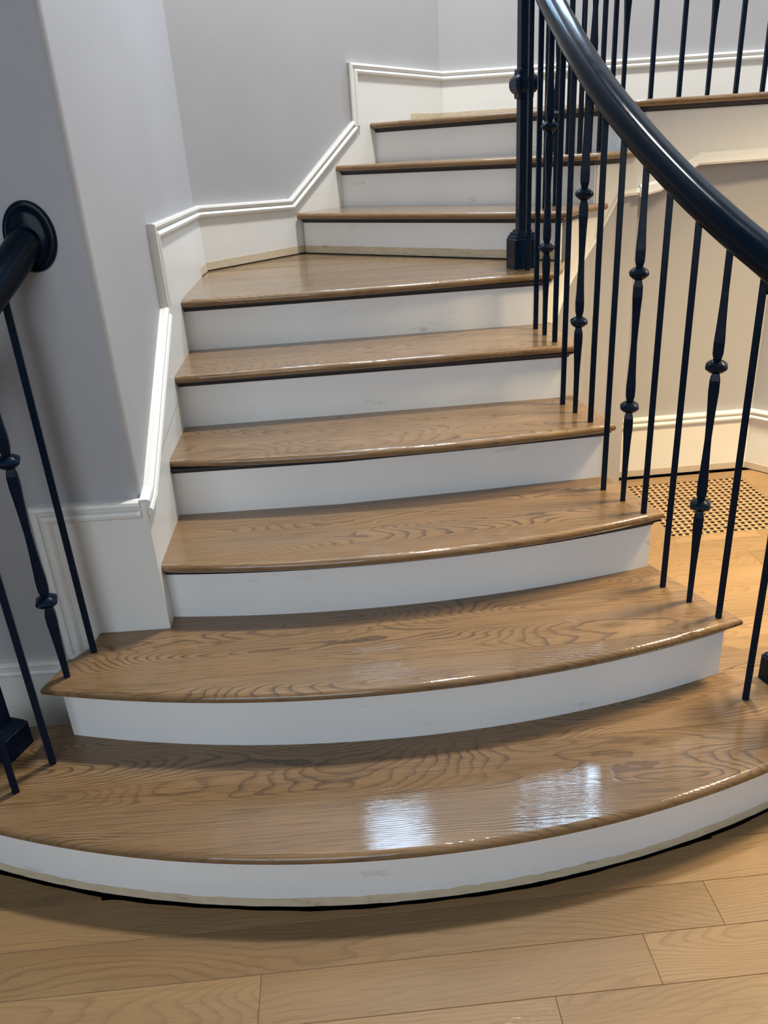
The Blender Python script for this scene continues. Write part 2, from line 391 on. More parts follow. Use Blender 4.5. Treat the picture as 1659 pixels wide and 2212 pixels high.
wall('wall_behind_left', [(-3.4, -3.2), (-3.4, 1.98)], 0, H)
# entry wall behind the camera with its wide doorway opening
bm = bmesh.new()
strip([(3.6, -3.2), (0.4, -3.2)], 0, H, 0.12, bm); strip([(-2.8, -3.2), (-3.4, -3.2)], 0, H, 0.12, bm); strip([(0.4, -3.2), (-2.8, -3.2)], 3.6, H, 0.12, bm)
obj('wall_front', bm, M['wall'], kind='structure')
obj('ceiling', prism([(-3.6, -3.4), (3.8, -3.4), (3.8, 5.3), (-3.6, 5.3)], H, H + 0.1), M['ceiling'], kind='structure')
# curved wall closing the space below the string
zb = [0.0] * len(STR)
und = [(x - 0.0, y + 0.0) for x, y in offset_path(STR, -0.022)]
STRB = [0.0, 0.10, 0.32, 0.55, 0.78, 0.84, 0.92, 1.00, 1.075, 1.170, 1.345, 1.350]   # lower edge of the string board
obj('wall_under_stairs', strip(und, 0, 0, 0.05, z0s=[0.0] * len(und), z1s=[max(z + 0.04, 0.05) for z in STRB]), M['wall'], kind='structure')

# floor: sub floor + planks
floor = obj('floor', prism([(-3.4, -3.2), (3.6, -3.2), (3.6, 4.0), (-3.4, 4.0)], -0.09, -0.040), M['dark'], kind='structure')
ca, sa = math.cos(R_(2.5)), math.sin(R_(2.5))
def uv(x, y): return (x * ca + y * sa, -x * sa + y * ca)
def xy(u, v): return (u * ca - v * sa, u * sa + v * ca)
GU0, GU1, GV0, GV1 = 1.362, 1.945, 2.985, 3.552
random.seed(7)
PW = 0.1173; V0 = 1.0495 - PW * 40
R1S = sorted([p for p in R1], key=lambda p: p[0])
def front_of_step(x):
    if x < -1.22 or x > 1.235: return None
    best = None
    for a, b in zip(R1, R1[1:]):
        if (a[0] - x) * (b[0] - x) <= 0 and abs(a[0] - b[0]) > 1e-9:
            y = a[1] + (b[1] - a[1]) * (x - a[0]) / (b[0] - a[0]); best = y if best is None else min(best, y)
    return best
def plank(poly):
    """poly in plan; bevelled-edge oak board"""
    if len(poly) < 3: return
    bm = bmesh.new(); n = len(poly)
    inn = offset_path(poly, -0.0008, closed=True)
    a = [bm.verts.new((*p, -0.039)) for p in poly]; b = [bm.verts.new((*p, -0.0008)) for p in poly]; c = [bm.verts.new((*p, 0.0)) for p in inn]
    for i in range(n):
        j = (i + 1) % n
        bm.faces.new((a[i], a[j], b[j], b[i])); bm.faces.new((b[i], b[j], c[j], c[i]))
    f = bm.faces.new(c); bm.normal_update(); bmesh.ops.triangulate(bm, faces=[f])
    obj('plank', bm, M['floor'], floor)
fixed = {39: [-0.90, 0.96], 40: [-1.6, 0.508, 2.3], 41: [-0.2 + -1.0, 1.9], 38: [-0.50, 1.15], }
g = 0.0003
for k in range(26, 64):
    v0 = V0 + k * PW + g; v1 = V0 + (k + 1) * PW - g
    if k == 40 - 0: pass
    u = -2.6 - random.random() * 0.8; cuts = [u]
    while u < 3.4:
        u += random.choice((0.9, 1.2, 1.5, 1.8)) * (0.85 + 0.3 * random.random()); cuts.append(u)
    # butt joints the photograph shows (rows are counted from the seam at v = 1.0495)
    if k == 40: cuts = [-1.75, -0.279, 0.558, 1.9, 3.5]
    if k == 39: cuts = [-2.0, -1.0, 0.332, 1.6, 3.4]
    if k == 38: cuts = [-2.0, -1.1, 0.15, 1.3, 3.4]
    if k == 41: cuts = [-2.4, -1.25, 0.745, 2.2, 3.4]
    if k == 42: cuts = [-2.4, 1.06, 2.2, 3.4]
    for u0, u1 in zip(cuts, cuts[1:]):
        u0 += g; u1 -= g
        if u1 - u0 < 0.02: continue
        # split around the wooden floor grille
        spans = [(u0, u1)]
        if v1 > GV0 and v0 < GV1:
            spans = []
            if u0 < GU0: spans.append((u0, min(u1, GU0)))
            if u1 > GU1: spans.append((max(u0, GU1), u1))
            if v0 < GV0 - 0.01 and u1 > GU0 and u0 < GU1:
                pl = [xy(max(u0, GU0), v0), xy(min(u1, GU1), v0), xy(min(u1, GU1), GV0), xy(max(u0, GU0), GV0)]; plank(pl)
            if v1 > GV1 + 0.01 and u1 > GU0 and u0 < GU1:
                vt = min(v1, 3.6285); plank([xy(max(u0, GU0), GV1), xy(min(u1, GU1), GV1), xy(min(u1, GU1), vt), xy(max(u0, GU0), vt)])
        for s0, s1 in spans:
            if s1 - s0 < 0.01: continue
            m = max(2, int((s1 - s0) / 0.03)) if 1.0 < v0 < 2.2 or v1 > 1.2 and v0 < 2.2 else 1
            if v0 < 1.95 and v1 > 1.15:
                run_lo, run_hi = [], []
                def flush():
                    if len(run_lo) >= 2: plank(run_lo + run_hi[::-1])
                    run_lo.clear(); run_hi.clear()
                for i in range(m + 1):
                    uu = s0 + (s1 - s0) * i / m
                    lo = xy(uu, v0); hi = xy(uu, v1)
                    fy = front_of_step((lo[0] + hi[0]) / 2)
                    if fy is not None:
                        lim = fy - 0.011 + 0.0015 * math.sin(uu * 13) + 0.001 * math.sin(uu * 47)
                        if lim <= lo[1] + 0.004: flush(); continue
                        if hi[1] > lim: hi = (hi[0], lim)
                    run_lo.append(lo); run_hi.append(hi)
                flush()
            else:
                vt = min(v1, 3.6285) if s0 < 1.95 else v1
                if v0 > 3.60: continue
                # under the stair nothing shows: boards start inside the stair body
                if v0 >= 1.95:
                    if s1 < 0.72 and s0 > -2.9 and v0 < 3.7 and s1 > -0.9 : continue
                    if s1 < 0.7: 
                        plank([xy(s0, v0), xy(min(s1, -0.9), v0), xy(min(s1, -0.9), v1), xy(s0, v1)]) if s0 < -0.95 and v1 < 2.06 else None
                        continue
                    s0 = max(s0, 0.60)
                plank([xy(s0, v0), xy(s1, v0), xy(s1, vt), xy(s0, vt)])

# ------------------------------------------------------------------ wooden floor grille
gr = empty('floor_grille', 'square oak lattice grille set flush into the floor beyond the balusters', 'floor grille')
bm = bmesh.new()
prism([xy(GU0, GV0), xy(GU1, GV0), xy(GU1, GV1), xy(GU0, GV1)], -0.0395, -0.0385, bm)
obj('pit', bm, M['dark'], gr, label='dark opening below the slats')
NG = 19; pu = (GU1 - GU0) / NG; pv = (GV1 - GV0) / NG
me_a = me_b = None
for k in range(NG + 1):
    v = GV0 + pv * k; w = 0.0070
    c = xy((GU0 + GU1) / 2, v)
    bm = bmesh.new(); box(bm, (0, 0, -0.002), (GU1 - GU0, w, 0.004)); o = obj('slat', bm, M['grille'], gr); 
    if me_a: bpy.data.meshes.remove(o.data) if False else None; o.data = me_a
    else: me_a = o.data
    o.location = (c[0], c[1], 0); o.rotation_euler = (0, 0, R_(2.5))
for k in range(NG + 1):
    u = GU0 + pu * k; w = 0.0130
    c = xy(u, (GV0 + GV1) / 2)
    bm = bmesh.new(); box(bm, (0, 0, -0.006), (w, GV1 - GV0, 0.004)); o = obj('cross_slat', bm, M['grille'], gr)
    if me_b: o.data = me_b
    else: me_b = o.data
    o.location = (c[0], c[1], 0); o.rotation_euler = (0, 0, R_(2.5))

# ------------------------------------------------------------------ the staircase
stair = empty('staircase', 'curved staircase with stained oak treads and white risers, turning right', 'staircase')
def riser(n, path, strip_=False, z1=None):
    z0 = Z[n - 1] - (0.004 if n > 1 else 0.0); z1 = Z[n] - TH
    o = obj('riser', strip(path, z0, z1, 0.018), M['riser'], stair)
    return o
def half_round(r=TH / 2, n=6):
    return [(r * (1 - math.sin(math.pi * k / n)), -r * (1 - math.cos(math.pi * k / n))) for k in range(n + 1)]
def tread_mesh(poly, flags, z):
    """poly counter-clockwise; flags True = rounded nosing edge"""
    bm = bmesh.new(); rows = []; n = len(poly)
    for ins, dz in half_round():
        q = offset_path(poly, [(-ins if f else 0.0) for f in flags], closed=True)
        rows.append([bm.verts.new((x, y, z + dz)) for x, y in q])
    for a, b in zip(rows, rows[1:]):
        for i in range(n):
            j = (i + 1) % n
            bm.faces.new((a[i], a[j], b[j], b[i]))
    f = [bm.faces.new(rows[0]), bm.faces.new(rows[-1][::-1])]
    bm.normal_update(); bmesh.ops.triangulate(bm, faces=f, ngon_method='EAR_CLIP')
    return bm
def cut(bm, p, nrm):
    """keep the side the normal points away from"""
    g_ = bm.verts[:] + bm.edges[:] + bm.faces[:]
    r = bmesh.ops.bisect_plane(bm, geom=g_, plane_co=p, plane_no=nrm, clear_outer=True, clear_inner=False)
    ed = [e for e in r['geom_cut'] if isinstance(e, bmesh.types.BMEdge) and e.is_valid and e.is_boundary]
    if ed: bmesh.ops.holes_fill(bm, edges=ed, sides=0)
def tread(n, poly, flags, seams, mat, z=None):
    """seams: list of (point, angle) lines that split the tread into its glued boards, front to back"""
    z = Z[n] if z is None else z
    main = None
    for k in range(len(seams) + 1):
        bm = tread_mesh(poly, flags, z)
        if k > 0:
            p, a = seams[k - 1]; nn = Vector((-math.sin(a), math.cos(a), 0)); cut(bm, Vector((*p, 0)) + nn * 0.0004, -nn)
        if k < len(seams):
            p, a = seams[k]; nn = Vector((-math.sin(a), math.cos(a), 0)); cut(bm, Vector((*p, 0)) - nn * 0.0004, nn)
        if main is None: main = obj('tread', bm, M[mat], stair, smooth=True)
        else: obj('board', bm, M[mat], main, smooth=True)
    return main
def build_poly(front, right, back):
    """front left->right, right side front->back, back right->left ; returns poly, flags"""
    pts = list(front) + list(right) + list(back)
    fl = [True] * (len(front) - 1 + len(right)) + [False] * (len(pts) - (len(front) - 1 + len(right)))
    if not right: fl = [True] * (len(front) - 1) + [False] * (len(pts) - len(front) + 1)
    return pts, fl
NOS = offset_path(STR, 0.038)         # nosing line outside the string
# first step
riser(1, R1)
p, f = build_poly(T1, [], [(0.95, 2.00), (-0.88, 2.00), (-0.905, 1.80)])
# rounded ends are nosing; the hidden back edge lies under the second step
tread(1, p, f, [((0, 1.585), R_(3.3)), ((0, 1.80), R_(3.3))], 'tread')
# second
riser(2, R2)
p, f = build_poly(T2, [(0.905, 1.93), (0.842, 2.10), (0.815, 2.17)], [(-0.62, 2.16), (-0.66, 1.974), (-0.838, 1.974), (-0.842, 1.920), (-0.895, 1.830)])
f = f[:]; f[-1] = True; f[-2] = True
tread(2, p, f, [((0, 1.735), R_(3.0)), ((0, 1.905), R_(3.0))], 'tread')
riser(3, R3); 
p, f = build_poly(T3, [(0.800, 2.235), (0.770, 2.340), (0.752, 2.440)], [(-0.66, 2.40)])
tread(3, p, f, [((0, 2.155), R_(3.0))], 'tread')
riser(4, R4)
p, f = build_poly(T4, [(0.735, 2.52), (0.715, 2.64), (0.706, 2.73)], [(-0.69, 2.70)])
tread(4, p, f, [((0, 2.48), R_(3.5))], 'tread')
riser(5, R5)
p, f = build_poly(T5, [(0.703, 2.80), (0.698, 2.95), (0.698, 3.07)], [(-0.705, 3.02)])
tread(5, p, f, [((0, 2.80), R_(3.5))], 'tread')
riser(6, R6)
p, f = build_poly(T6, [(0.742, 3.130), (0.788, 3.270), (0.815, 3.33)], [(0.772, 3.36), (-0.285, 4.165), (-0.722, 3.688)])
tread(6, p, f, [((0, 3.10), R_(3.5)), ((0, 3.24), R_(3.5)), ((0, 3.39), R_(3.5)), ((0, 3.55), R_(3.5)), ((0, 3.75), R_(3.5))], 'tread')
riser(7, R7)
T7c = (0.790, 3.262)
p, f = build_poly([T7[0], (0.60, T7[0][1] + (T7[1][1] - T7[0][1]) * (0.60 - T7[0][0]) / (T7[1][0] - T7[0][0])), T7c], [(0.845, 3.365), (0.908, 3.440), (0.995, 3.515), (1.020, 3.535)], [(0.97, 3.60), (0.69, 3.82), (-0.10, 4.41), (-0.29, 4.19)])
tread(7, p, f, [], 'tread7')
riser(8, R8)
p, f = build_poly(T8[:2] + [(0.955, 3.492)], [(1.020, 3.535), (1.100, 3.563), (1.150, 3.575)], [(1.150, 3.66), (1.10, 3.90), (0.76, 4.18), (0.09, 4.63), (-0.10, 4.43)])
tread(8, p, f, [], 'tread7')
riser(9, R9)
NF = offset_path(FASC, 0.038)
p, f = build_poly([T9[0], T9[1], (0.995, 3.900), (1.075, 3.76), (1.100, 3.640), (1.125, 3.590), (1.185, 3.577)], [NF[1], NF[2]], [(2.9, 3.0), (3.0, 4.1), (2.26, 5.0), (0.49, 5.0), (0.09, 4.60)])
tread(9, p, f, [((0, 4.33), R_(3)), ((0, 4.45), R_(3)), ((0, 4.57), R_(3)), ((0, 4.69), R_(3)), ((0, 4.81), R_(3))], 'tread')
# cove mouldings below the nosings
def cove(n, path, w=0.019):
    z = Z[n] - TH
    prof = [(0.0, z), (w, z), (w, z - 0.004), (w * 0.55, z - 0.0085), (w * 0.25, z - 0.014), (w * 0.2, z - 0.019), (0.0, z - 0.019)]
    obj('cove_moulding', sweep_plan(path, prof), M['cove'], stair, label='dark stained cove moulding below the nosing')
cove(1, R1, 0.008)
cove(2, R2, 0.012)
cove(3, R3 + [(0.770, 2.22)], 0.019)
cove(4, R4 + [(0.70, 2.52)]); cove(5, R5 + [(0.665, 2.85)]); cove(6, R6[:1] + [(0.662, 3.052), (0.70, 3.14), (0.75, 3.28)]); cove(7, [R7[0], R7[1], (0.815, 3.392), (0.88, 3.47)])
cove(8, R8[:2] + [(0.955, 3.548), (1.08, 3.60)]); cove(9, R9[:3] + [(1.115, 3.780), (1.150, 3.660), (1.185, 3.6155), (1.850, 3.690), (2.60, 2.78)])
# string board following the right side, saw-toothed below the treads
top = [0.16, Z[2], Z[3], Z[4], Z[5], Z[6], Z[6], Z[6], Z[7], Z[7], Z[8], Z[8]]
bm = bmesh.new()
seg_top = [Z[2], Z[3], Z[4], Z[5], Z[6], Z[6], Z[6], Z[7], Z[7], Z[8], Z[8]]
for i in range(len(STR) - 1):
    zt = seg_top[i] - TH
    pa = STR[i]
    if i in (0, 1, 2, 3, 4): pa = tuple(v2(STR[i]).lerp(v2(STR[i + 1]), 0.022 / (v2(STR[i + 1]) - v2(STR[i])).length))
    strip([pa, STR[i + 1]], 0, 0, 0.02, bm, z0s=[STRB[i], STRB[i + 1]], z1s=[zt, zt])
obj('string_board', bm, M['trim'], stair, label='white outer string board')
moul = [(STR[i][0], STR[i][1], STRB[i]) for i in range(4, 12)]
bm = sweep_plan([(a, b) for a, b, c in moul], [(0.0, 0.0), (0.010, 0.0), (0.014, 0.010), (0.010, 0.022), (0.0, 0.026)], zs=[c for a, b, c in moul])
obj('string_moulding', bm, M['trim'], stair)
# left return of the second step, and the landing fascia
obj('side_panel', strip([(-0.842, 1.975), (-0.889, 1.756)], Z[1] - 0.004, Z[2] - TH, 0.018), M['riser'], stair, label='white end panel of the second step')
obj('fascia', strip([(1.18, 3.615), (1.26, 3.624), (1.42, 3.643), (1.85, 3.690), (2.60, 2.78)], 0, 0, 0.09, z0s=[1.375, 1.390, 1.480, 1.480, 1.480], z1s=[Z[9] - TH] * 5), M['trim'], stair, label='white fascia board at the edge of the landing')
bm = sweep_plan([(1.17, 3.612), (1.26, 3.622), (1.42, 3.643), (1.85, 3.690), (2.60, 2.78)], [(-0.05, -0.048), (0.016, -0.048), (0.020, -0.040), (0.016, -0.010), (0.008, 0.0), (-0.05, 0.0)], zs=[1.388, 1.405, 1.497, 1.497, 1.497])
obj('fascia_moulding', bm, M['trim'], stair, label='white moulding along the bottom of the landing fascia')
obj('soffit', prism([(1.17, 3.614), (1.85, 3.690), (2.6, 2.80), (2.9, 3.0), (2.9, 4.2), (2.2, 5.0), (0.5, 4.99), (0.5, 4.2), (1.05, 3.90)], 1.50, 1.52), M['trim'], stair)
# unpainted strips where the quarter round has been pulled off
def bare(name, path, z, h, parent, label, seed=1, amp=0.003):
    rnd = random.Random(seed); P = smooth_path([(a, b, 0) for a, b in path], 1)
    pts = []
    for a, b in zip(path, path[1:]):
        L_ = (v2(b) - v2(a)).length; m = max(1, int(L_ / 0.02))
        pts += [tuple(v2(a).lerp(v2(b), i / m)) for i in range(m)]
    pts.append(path[-1]); off = offset_path(pts, 0.0015)
    tops = [z + h + rnd.uniform(-amp, amp) for _ in pts]
    return obj(name, strip(off, z, 0, 0.0012, z0s=[z + rnd.uniform(0, 0.002) for _ in pts], z1s=tops), M['bare'], parent, label=label)
bare('bare_wood_strip', R1[6:-6], 0.0005, 0.026, stair, 'unpainted strip along the foot of the first riser', 3, 0.0022)
bare('bare_wood_strip', R7, Z[6] + 0.004, 0.034, stair, 'unpainted strip along the foot of the riser above the wide tread', 4, 0.0015)
bm = strip(offset_path(R7, 0.002), Z[6] + 0.0002, Z[6] + 0.004, 0.004); obj('shadow_gap', bm, M['dark'], stair)

# ------------------------------------------------------------------ skirting, baseboards and their caps
def cap_prof(t=0.018, w=0.052):
    # (out from wall, in-plane offset below the outer edge)
    return [(0.0, 0.0), (0.019, 0.0), (0.026, -w * 0.05), (0.028, -w * 0.20), (0.025, -w * 0.36), (0.0175, -w * 0.43), (0.0175, -w * 0.47),
            (0.027, -w * 0.54), (0.031, -w * 0.68), (0.029, -w * 0.84), (0.020, -w * 0.97), (0.0, -w * 1.0)]
def cap(name, pts, normals, parent, flip=1, w=0.052, t=0.020):
    prof = [(a, c * flip) for a, c in cap_prof(t, w)]
    return obj(name, sweep3(pts, prof, normals=normals), M['trim'], parent)
nL = (0.9988, 0.0488, 0)           # left side wall
n2 = Vector((1.1, -1.0, 0)).normalized()
n3 = (0, -1, 0)
def panel(pts, nrm, th, bm=None):
    bm = bm or bmesh.new(); nn = Vector(nrm) * th
    a = [bm.verts.new(Vector(p)) for p in pts]; b = [bm.verts.new(Vector(p) + nn) for p in pts]; n = len(pts)
    for i in range(n): bm.faces.new((a[i], a[(i + 1) % n], b[(i + 1) % n], b[i]))
    fs = [bm.faces.new(a[::-1]), bm.faces.new(b)]; bm.normal_update(); bmesh.ops.triangulate(bm, faces=fs, ngon_method='EAR_CLIP'); return bm
ZT = Z[6] + 0.272
# --- front skirt on the return wall and the raking skirt on the side wall
t1 = obj('trim_1', panel([(-0.948, 1.98, 0.20), (-0.652, 1.98, 0.20), (-0.652, 1.98, 0.782), (-0.948, 1.98, 0.782)], (0, -1, 0), 0.016), M['trim'], kind='structure')
t1['label'] = 'white skirting panel on the return wall at the left of the stair foot'
xa, xb = wl(2.05), wl(2.66)
cap('cap_moulding', [(-0.948, 1.98, 0.32), (-0.948, 1.98, 0.785), (-0.652, 1.98, 0.785)], [(0, -1, 0)] * 2, t1)
t2 = obj('trim_2', panel([(-0.652, 1.964, 0.20), (wl(3.70) + 0.0, 3.70, 1.0), (WB[0], 3.70, 1.415), (wl(2.66), 2.66, 1.425), (wl(2.655), 2.655, 1.168), (wl(2.03), 2.03, 0.80), (-0.652, 1.964, 0.78)], nL, 0.016), M['trim'], kind='structure')
t2['label'] = 'white raking skirt board on the left wall beside the treads'
cap('cap_moulding', [(-0.650, 1.962, 0.787), (wl(2.035), 2.035, 0.800), (wl(2.66), 2.66, 1.168)], [nL] * 2, t2)
cap('cap_moulding', [(wl(2.66), 2.66, 1.165), (wl(2.66), 2.66, 1.425), (WB[0], WB[1], 1.415)], [nL] * 2, t2)
# --- angled back wall
def W2(x, z): return (x, w2(x), z)
t3 = obj('trim_3', panel([W2(-0.735, 1.0), W2(0.10, 1.0), W2(0.468, 1.65), W2(0.468, 1.951), W2(-0.040, 1.978), W2(-0.040, 1.722), W2(-0.361, 1.397), W2(-0.735, 1.414)], n2, 0.016), M['trim'], kind='structure')
t3['label'] = 'white stepped skirt board on the angled back wall'
cap('cap_moulding', [W2(-0.735, 1.415), W2(-0.361, 1.397), W2(-0.040, 1.722)], [n2] * 2, t3)
cap('cap_moulding', [W2(-0.040, 1.70), W2(-0.040, 1.980), W2(0.466, 1.953)], [n2] * 2, t3)
bb = obj('baseboard_back', panel([(0.468, 5.026, 1.66), (2.275, 5.029, 1.66), (2.275, 5.029, 1.955), (0.468, 5.026, 1.953)], (0, -1, 0), 0.016), M['trim'], kind='structure')
cap('cap_moulding', [(0.466, 5.024, 1.953), (2.275, 5.029, 1.957)], [(0, -1, 0)], bb)
nr = Vector((-0.748, -0.664, 0))
br = obj('baseboard_right', panel([(2.275, 5.029, 1.66), (3.10, 4.10, 1.66), (3.10, 4.10, 1.955), (2.275, 5.029, 1.955)], nr, 0.016), M['trim'], kind='structure')
cap('cap_moulding', [(2.275, 5.029, 1.957), (3.10, 4.10, 1.957)], [nr], br)
bare('bare_wood_strip', [(-0.712, 3.035), (-0.712, 3.68)] , Z[6] + 0.003, 0.034, t2, 'unpainted strip along the foot of the skirt', 8, 0.0015)
bare('bare_wood_strip', [(-0.722, 3.690), (-0.29, 4.165)], Z[6] + 0.004, 0.035, t3, 'unpainted strip along the foot of the skirt', 9, 0.0015)
bare('bare_wood_strip', [(0.085, 4.585), (0.475, 5.005)], Z[9] + 0.002, 0.036, t3, 'unpainted strip along the foot of the skirt', 11, 0.0015)
bare('bare_wood_strip', [(0.475, 5.008), (2.2, 5.011)], Z[9] + 0.002, 0.036, bb, 'unpainted strip along the foot of the baseboard', 12, 0.0015)
# --- low baseboards
obj('shadow_gap', strip([(-0.711, 3.035), (-0.711, 3.685)], Z[6] + 0.0003, Z[6] + 0.0045, 0.002), M['dark'], t2)
obj('shadow_gap', strip([(-0.720, 3.689), (-0.288, 4.163)], Z[6] + 0.0003, Z[6] + 0.0055, 0.002), M['dark'], t3)
bl = obj('baseboard_left', panel([(-3.4, 1.98, 0), (-0.90, 1.98, 0), (-0.90, 1.98, 0.296), (-3.4, 1.98, 0.296)], (0, -1, 0), 0.016), M['trim'], kind='structure')
cap('cap_moulding', [(-3.4, 1.98, 0.300), (-0.95, 1.98, 0.300)], [(0, -1, 0)], bl)
ul = obj('baseboard_right_low', panel([(0.9, 3.7135, 0.004), (1.855, 3.756, 0.004), (1.855, 3.756, 0.308), (0.9, 3.7135, 0.308)], (0.045, -0.999, 0), 0.016), M['trim'], kind='structure')
nu = Vector((0.0446, -0.999, 0)); nk = Vector((-0.774, -0.633, 0))
panel_b = obj('side_board', panel([(1.855, 3.756, 0.004), (2.62, 2.82, 0.004), (2.62, 2.82, 0.308), (1.855, 3.756, 0.308)], nk, 0.016), M['trim'], ul)
cap('cap_moulding', [(0.9, 3.7135, 0.312), (1.855, 3.756, 0.312), (2.62, 2.82, 0.312)], [nu, nk], ul)
bw = bare('bare_wood_strip', [(0.9, 3.697), (1.848, 3.740), (2.60, 2.815)], 0.004, 0.034, ul, 'unpainted strip along the foot of the baseboard', 15, 0.0012); bw.data.materials[0] = M['primed']

# ------------------------------------------------------------------ railings
def rail_prof(w=0.076, h=0.076):
    pts = []
    for k in range(20):
        a = 2 * math.pi * k / 20 + math.pi / 20
        x = math.copysign(abs(math.cos(a)) ** 0.8, math.cos(a)) * w / 2; y = math.copysign(abs(math.sin(a)) ** 0.8, math.sin(a)) * h / 2
        if y < 0: x *= 0.92
        pts.append((x, y))
    return pts
HS = 0.0083
def baluster(parent, x, y, z0, z1, rot, knuckles=False, k1=None, k2=None):
    zt = z1
    if not knuckles:
        return obj('baluster', loft_sq([(z0, HS), (zt, HS)], x, y, rot), M['iron'], parent)
    k1 = k1 if k1 else z0 + 0.300; k2 = k2 if k2 else z0 + 0.678
    def swell(k, s):   # s = -1 below, +1 above the knuckle
        return [(k + s * 0.013, 0.0076), (k + s * 0.020, 0.0095), (k + s * 0.034, 0.0126), (k + s * 0.062, 0.0130), (k + s * 0.10, 0.0110), (k + s * 0.15, 0.0092), (k + s * 0.185, HS)]
    secs = [(z0, 0.0074)] + swell(k1, -1)[::-1] + swell(k1, 1) + swell(k2, -1)[::-1] + [s for s in swell(k2, 1) if s[0] < zt - 0.01] + [(zt, HS)]
    secs.sort(key=lambda s: s[0])
    o = obj('baluster', loft_sq(secs, x, y, rot), M['iron'], parent, smooth=False)
    for k in (k1, k2):
        if k > zt: continue
        kk = [(k - 0.017, 0.009), (k - 0.014, 0.0145), (k - 0.0045, 0.0245), (k + 0.001, 0.0262), (k + 0.0065, 0.0240), (k + 0.0145, 0.0140), (k + 0.017, 0.0085)]
        obj('knuckle', loft_sq(kk, x, y, rot, round_=0.3), M['iron'], o, smooth=True, flat_top=False)
    return o
def newel(parent, x, y, z0, z1, rot, bh=0.085, collar=None, bs=0.0475, sh=0.0205):
    nw = obj('newel_post', loft_sq([(z0 + bh, sh), (z1, sh)], x, y, rot, round_=0.12), M['iron'], parent)
    b = [(z0, bs), (z0 + bh * 0.86, bs), (z0 + bh * 0.88, bs * 0.93), (z0 + bh * 0.95, bs * 0.90), (z0 + bh * 0.97, bs * 0.80), (z0 + bh * 1.04, bs * 0.76), (z0 + bh * 1.06, bs * 0.62), (z0 + bh * 1.12, bs * 0.58), (z0 + bh * 1.14, sh * 0.9)]
    obj('base_block', loft_sq(b, x, y, rot, round_=0.10), M['iron'], nw, smooth=False)
    if collar:
        c = collar
        k = [(c - 0.052, sh), (c - 0.048, 0.028), (c - 0.034, 0.029), (c - 0.031, 0.034), (c - 0.022, 0.0405), (c - 0.010, 0.0440), (c + 0.004, 0.0440), (c + 0.015, 0.0405), (c + 0.022, 0.034), (c + 0.026, 0.029), (c + 0.042, 0.028), (c + 0.047, sh)]
        obj('collar', loft_sq(k, x, y, rot, round_=0.22), M['iron'], nw, smooth=True, flat_top=False)
    return nw

# right railing -----------------------------------------------------
rr = empty('stair_railing', 'glossy black iron railing on the right side with thick round handrail', 'railing')
low = [((0.944, 1.724), Z[1], 1.225, 0, R_(-25)),
       ((0.896, 1.840), Z[2], 1.285, 0, R_(-25)), ((0.849, 1.929), Z[2], 1.338, 1, R_(-24)), ((0.805, 2.019), Z[2], 1.396, 0, R_(-22)),
       ((0.770, 2.131), Z[3], 1.462, 0, R_(-18)), ((0.736, 2.225), Z[3], 1.523, 1, R_(-16)), ((0.702, 2.318), Z[3], 1.585, 0, R_(-14)),
       ((0.681, 2.431), Z[4], 1.655, 0, R_(-10)), ((0.657, 2.534), Z[4], 1.712, 1, R_(-9)), ((0.638, 2.632), Z[4], 1.778, 0, R_(-7)),
       ((0.631, 2.750), Z[5], 1.838, 0, R_(-4)), ((0.620, 2.865), Z[5], 1.900, 1, R_(-3)), ((0.609, 2.973), Z[5], 1.960, 0, R_(0)),
       ((0.606, 3.126), Z[6], 2.045, 0, R_(10))]
for (x, y), z0, zr, kn, rot in low: baluster(rr, x, y, z0, zr + 0.02, rot, bool(kn))
NM = (0.600, 3.212)
newel(rr, NM[0], NM[1], Z[6], 2.22, R_(12), bh=0.125, collar=1.777)
# volute balusters and starting newel
newel(rr, NEWR[0], NEWR[1], Z[1], 1.20, R_(19), bh=0.085)
for a in (-150, -95, -40, 15): baluster(rr, NEWR[0] + 0.125 * math.cos(R_(a)), NEWR[1] + 0.125 * math.sin(R_(a)), Z[1], 1.185, R_(a)) if a > -140 else None
hp = [(x + (0.020 if y > 2.8 else 0.012 if y > 2.6 else 0.005), y, z + 0.036) for (x, y), z0, z, kn, rot in low]
for _ in range(2):
    hp = [hp[0]] + [tuple((hp[i - 1][c] + 2 * hp[i][c] + hp[i + 1][c]) / 4 for c in range(3)) for i in range(1, len(hp) - 1)] + [hp[-1]]
vol = []
for k in range(22):
    a = R_(165 + 24 * k); r = 0.135 - 0.0050 * k
    vol.append((NEWR[0] + r * math.cos(a), NEWR[1] + r * math.sin(a), 1.222 + max(0, 0.02 - 0.01 * k)))
path = vol[::-1][:-0 or None] + [(0.944 - 0.004, 1.738, 1.262)] + hp[1:] + [(0.600, 3.212, 2.10)]
obj('handrail', sweep3(smooth_path(path, 4), rail_prof()), M['rail'], rr, smooth=True, label='thick round glossy black handrail')

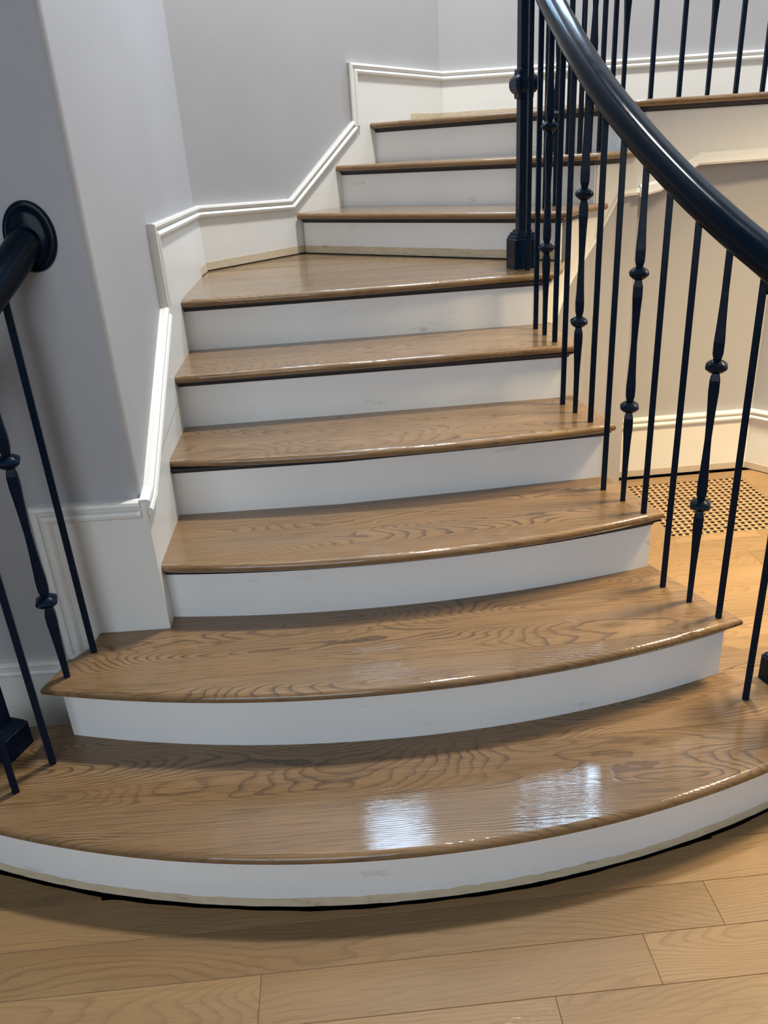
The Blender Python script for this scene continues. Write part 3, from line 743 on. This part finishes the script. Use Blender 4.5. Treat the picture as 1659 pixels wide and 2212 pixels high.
# landing railing ---------------------------------------------------
lr = empty('landing_railing', 'black iron balustrade above the turned steps and along the landing edge', 'railing')
up_ = [((0.736, 3.450), Z[7], 2.24, 0, R_(35)), ((0.800, 3.555), Z[7], 2.30, 1, R_(37)), ((0.872, 3.660), Z[7], 2.36, 0, R_(38)),
       ((0.931, 3.700), Z[8], 2.42, 0, R_(30)), ((0.977, 3.715), Z[8], 2.46, 1, R_(24)), ((1.022, 3.730), Z[8], 2.50, 0, R_(20)),
       ((1.063, 3.720), Z[9], 2.62, 0, R_(8)), ((1.105, 3.710), Z[9], 2.62, 1, R_(7)), ((1.218, 3.700), Z[9], 2.62, 0, R_(6)),
       ((1.340, 3.710), Z[9], 2.62, 0, R_(6)), ((1.465, 3.725), Z[9], 2.62, 1, R_(6)), ((1.590, 3.740), Z[9], 2.62, 0, R_(6)),
       ((1.708, 3.752), Z[9], 2.62, 0, R_(6)), ((1.825, 3.762), Z[9], 2.62, 1, R_(6)),
       ((1.92, 3.66), Z[9], 2.62, 0, R_(-50)), ((2.0, 3.56), Z[9], 2.62, 0, R_(-50)), ((2.08, 3.46), Z[9], 2.62, 1, R_(-50)), ((2.16, 3.36), Z[9], 2.62, 0, R_(-50))]
for (x, y), z0, zr, kn, rot in up_: baluster(lr, x, y, z0, zr, rot, bool(kn), k1=z0 + (0.345 if z0 < 1.6 else 0.43) if kn else None, k2=z0 + 0.70 if kn else None)
path = [(0.630, 3.285, 2.19)] + [(x, y, zr + 0.02) for (x, y), z0, zr, kn, rot in up_]
obj('handrail', sweep3(smooth_path(path, 4), rail_prof(0.07, 0.07)), M['rail'], lr, smooth=True)

# left railing --------------------------------------------------------
ll = empty('left_stair_railing', 'black iron railing at the left of the stair foot, ending at the wall', 'railing')
lft = [((-0.829, 1.871), Z[2], 1.345, 0, R_(20)), ((-0.866, 1.760), Z[2], 1.280, 1, R_(19)), ((-0.909, 1.647), Z[1], 1.215, 0, R_(22)), ((-0.968, 1.550), Z[1], 1.175, 0, R_(30)),
       ((-1.075, 1.530), Z[1], 1.165, 0, R_(0)), ((-1.18, 1.60), Z[1], 1.165, 0, R_(40))]
for (x, y), z0, zr, kn, rot in lft: baluster(ll, x, y, z0, zr + 0.02, rot, bool(kn), k1=0.612 if kn else None, k2=0.990 if kn else None)
newel(ll, NEWL[0], NEWL[1], Z[1], 1.18, R_(-18), bh=0.078)
vol = []
for k in range(14):
    a = R_(-90 - 24 * k); r = 0.165 - 0.006 * k
    vol.append((NEWL[0] + r * math.cos(a), NEWL[1] + 0.02 + r * math.sin(a), 1.192))
path = [(-0.786, 1.972, 1.455), (-0.800, 1.945, 1.432), (-0.829, 1.871, 1.381), (-0.866, 1.760, 1.316), (-0.909, 1.647, 1.250), (-0.968, 1.575, 1.210)] + vol
obj('handrail', sweep3(smooth_path(path, 4), rail_prof()), M['rail'], ll, smooth=True)
# oval wall rosette
bm = bmesh.new(); rows = []
for r, d in ((1.0, 0.0), (1.0, 0.006), (0.96, 0.011), (0.88, 0.0125), (0.80, 0.011), (0.77, 0.012), (0.74, 0.016), (0.66, 0.0185), (0.3, 0.0185)):
    rows.append([bm.verts.new((-0.781 + 0.0605 * r * math.cos(2 * math.pi * k / 48), 1.98 - d, 1.462 + 0.080 * r * math.sin(2 * math.pi * k / 48))) for k in range(48)])
for a, b in zip(rows, rows[1:]):
    for i in range(48): bm.faces.new((a[i], a[(i + 1) % 48], b[(i + 1) % 48], b[i]))
bm.faces.new(rows[0]); bm.faces.new(rows[-1])
obj('rosette', bm, M['rail'], ll, smooth=True, label='oval stepped wall rosette of the handrail')

# ------------------------------------------------------------------ ceiling lamp (above the frame)
cl = empty('ceiling_lamp', 'round flush ceiling lamp above the stair', 'lamp')
bm = bmesh.new(); bmesh.ops.create_cone(bm, cap_ends=True, segments=40, radius1=0.30, radius2=0.30, depth=0.10, matrix=Matrix.Translation((0.85, 3.20, 6.335)))
obj('housing', bm, M['ceiling'], cl)
